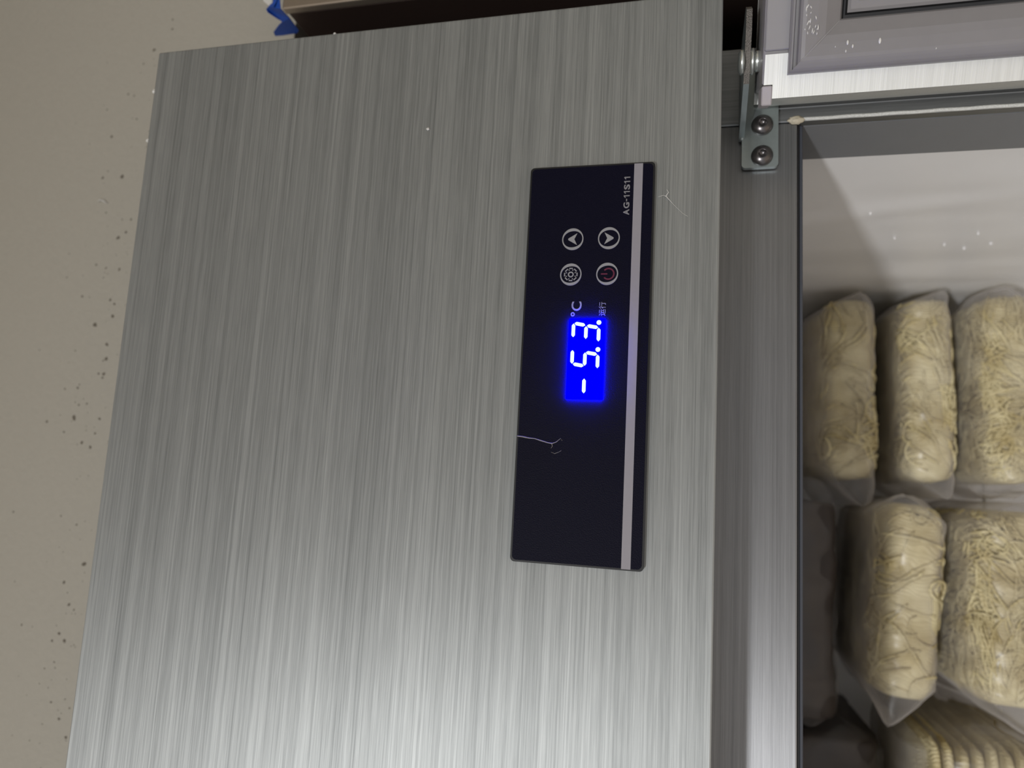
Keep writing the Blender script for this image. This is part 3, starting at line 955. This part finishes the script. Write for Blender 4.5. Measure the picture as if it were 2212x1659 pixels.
def noodle_bag(name, label, cx, cy, cz, w, h, d, seed, roll=0.0, yaw=0.0, strands=330, fin=(0.022, 0.022), smoothness=0.0, fold=False, bagh=1.0, slack=0.010, content='noodle'):
    root = empty(name, (cx, cy, cz - h / 2 * 1.10))
    root.rotation_euler = (0, roll, yaw)
    tag(root, label, 'noodle bag' if content == 'noodle' else 'food bag', 'bags of food stacked in the refrigerator')
    rg = random.Random(seed)
    S = block_surface(w, h, d, seed) if content == 'noodle' else block_surface(w, h, d, seed, rnd_x=24.0, p=0.30, lump=0.16)
    up = Vector((0, 0, h / 2 * 1.10))
    if fold:                                 # flat nests lying one on another
        nl = int(h / 0.0095)
        for q in range(nl):
            zc = -h / 2 + (q + 0.5) * h / nl
            Sq = block_surface(w * rg.uniform(0.93, 1.0), h / nl * 0.80, d * rg.uniform(0.95, 1.0), seed + q, lump=0.12)
            bm = bmesh.new()
            grid_closed(bm, Sq, 40, 24)
            bmesh.ops.translate(bm, verts=bm.verts, vec=up + Vector((rg.uniform(-0.003, 0.003), rg.uniform(-0.003, 0.003), zc)))
            link('noodle_layer', bm, MAT['noodle'], root, True)
    else:
        bm = bmesh.new()
        grid_closed(bm, S, 60, 48)
        bmesh.ops.translate(bm, verts=bm.verts, vec=up)
        if content == 'noodle':
            link('noodle_block', bm, MAT['noodle'], root, True)
        else:
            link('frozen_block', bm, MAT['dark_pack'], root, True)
    # strands lying on the front and the top; the cross-section is walked by its length
    tab = [math.radians(70 + 200 * k / 900) for k in range(901)]
    acc = [0.0]
    for k in range(900):
        acc.append(acc[-1] + (S(0, tab[k + 1]) - S(0, tab[k])).length)
    L = acc[-1]
    def ang_at(v):
        lo, hi = 0, 900
        while hi - lo > 1:
            m_ = (lo + hi) // 2
            if acc[m_] <= v:
                lo = m_
            else:
                hi = m_
        f_ = (v - acc[lo]) / max(1e-9, acc[hi] - acc[lo])
        return tab[lo] + (tab[hi] - tab[lo]) * f_
    bm = bmesh.new()
    sd = Vector((seed * 1.1, seed * 5.3, 0))
    for i in range(strands):
        x = rg.uniform(-0.48, 0.48) * w
        v = rg.uniform(0.1, 0.97) * L
        ang = 4.0 * noise.noise(Vector((x * 11, v * 14, 0)) + sd) + rg.gauss(0, 0.16)
        n = rg.randint(7, 17)
        curl = rg.gauss(0, 0.05)
        out = rg.uniform(0.0002, 0.0024)
        if rg.random() < 0.08:
            curl = rg.choice((-1, 1)) * rg.uniform(0.28, 0.5)
            out += 0.0006
        pts = []
        for k in range(n):
            if abs(x) > 0.492 * w or v < 0.01 * L or v > 0.99 * L:
                break
            pts.append(S(2 * x / w, ang_at(v), out + 0.0007 * math.sin(k * 0.8 + i)) + up)
            ang += curl + 0.28 * noise.noise(Vector((x * 30, v * 30, 4)) + sd)
            x += 0.0038 * math.cos(ang)
            v += 0.0038 * math.sin(ang)
        if len(pts) >= 4:
            r = rg.uniform(0.0008, 0.0013)
            tube(bm, pts, [r * 0.7] + [r] * (len(pts) - 2) + [r * 0.6], 5)
    if strands:
        o = link('noodle_strands', bm, MAT['noodle'], root, True)
        o['kind'] = 'stuff'
    else:
        bm.free()
    # the bag
    bm = bmesh.new()
    nt, na = 84, 56
    f0, f1 = fin
    X0, X1 = -w / 2 - f0, w / 2 + f1
    rows = []
    sdv = Vector((seed * 2.9, 11.3, seed))
    for i in range(nt + 1):
        x = X0 + (X1 - X0) * i / nt
        edge = min(1.0, max(0.0, min((x - X0) / (f0 + 0.012), (X1 - x) / (f1 + 0.012))))
        flat = edge ** 0.55
        row = []
        for k in range(na):
            a = 2 * math.pi * k / na
            c, s = math.cos(a), math.sin(a)
            yy = d / 2 * 1.045 * sgnpow(c, 0.42) * (0.90 + 0.10 * flat) + (0.004 if c < 0 else -0.004) * 0
            zz = (h / 2 * 1.08 + (slack * (0.75 + 0.5 * noise.noise(Vector((x * 18, seed, 2)))) if s > 0 else 0.0005)) * sgnpow(s, 0.6) * max(0.02, flat)
            if s > 0 and c < 0:
                yy += slack * 0.9 * s * (1 + 0.6 * noise.noise(Vector((x * 25, seed, 7))))
            q = Vector((x, yy, zz))
            wv = 0.0022 * noise.noise(Vector((x * 30, yy * 14, zz * 45)) + sdv) + 0.0022 * noise.noise(Vector((x * 75, s * 2.0, c)) + sdv)
            pinch = (1 - edge)
            zz += pinch * (0.010 * math.sin(yy * 28 + seed) + 0.006 * math.sin(yy * 71 + seed * 2) - 0.004)
            nrm = Vector((0, c, s))
            row.append(bm.verts.new(Vector((x + 0.0015 * noise.noise(Vector((zz * 50, yy * 20, seed))) * pinch, yy, zz)) + nrm * wv + up))
        rows.append(row)
    for i in range(nt):
        for k in range(na):
            j = (k + 1) % na
            bm.faces.new((rows[i][k], rows[i][j], rows[i + 1][j], rows[i + 1][k]))
    link('plastic_film', bm, MAT['film'] if content == 'noodle' else MAT['film_clear'], root, True)
    return root

# column by the white wall, three high; then the next column, two high with a dark pack on top; then the folded nests
noodle_bag('noodle_bag', 'top noodle bag of the stack against the white wall, in shade', 0.104, 0.458, H - 0.1440, 0.170, 0.046, 0.18, 1, strands=220, fin=(0.024, 0.006))
noodle_bag('noodle_bag', 'middle noodle bag of the stack against the white wall', 0.104, 0.458, H - 0.2100, 0.170, 0.043, 0.18, 2, strands=420, fin=(0.014, 0.006))
noodle_bag('noodle_bag', 'lowest noodle bag against the white wall, with curly loose strands', 0.106, 0.452, H - 0.2735, 0.168, 0.048, 0.18, 3, strands=700, fin=(0.014, 0.006))
noodle_bag('noodle_bag', 'tilted noodle bag on top of the middle stack, smooth and pale', -0.084, 0.428, H - 0.1830, 0.162, 0.052, 0.18, 4, roll=math.radians(4.5), strands=160, fin=(0.022, 0.008), slack=0.009)
noodle_bag('noodle_bag', 'lower noodle bag of the middle stack, under the tilted one', -0.082, 0.428, H - 0.2630, 0.158, 0.068, 0.18, 5, roll=math.radians(1.5), strands=700, fin=(0.018, 0.008), slack=0.008)
noodle_bag('food_bag', 'dark wrapped pack in the shade on top of the tilted noodle bag', -0.096, 0.448, H - 0.0995, 0.190, 0.064, 0.185, 7, strands=0, fin=(0.006, 0.020), content='dark', slack=0.006)  # dark pack made bigger to darken the space above the tilted bag
noodle_bag('noodle_bag', 'noodle pack of flat nests layered one on another, beside the tilted bag', -0.262, 0.425, H - 0.2450, 0.146, 0.104, 0.18, 6, strands=0, fin=(0.018, 0.008), fold=True)
noodle_bag('food_bag', 'dark wrapped pack added above the layered noodle nests to darken the corner', -0.287, 0.460, H - 0.1250, 0.160, 0.092, 0.160, 8, strands=0, fin=(0.010, 0.010), content='dark', slack=0.006)  # extra dark pack, put in to darken the far left of the interior

bpy.context.view_layer.update()
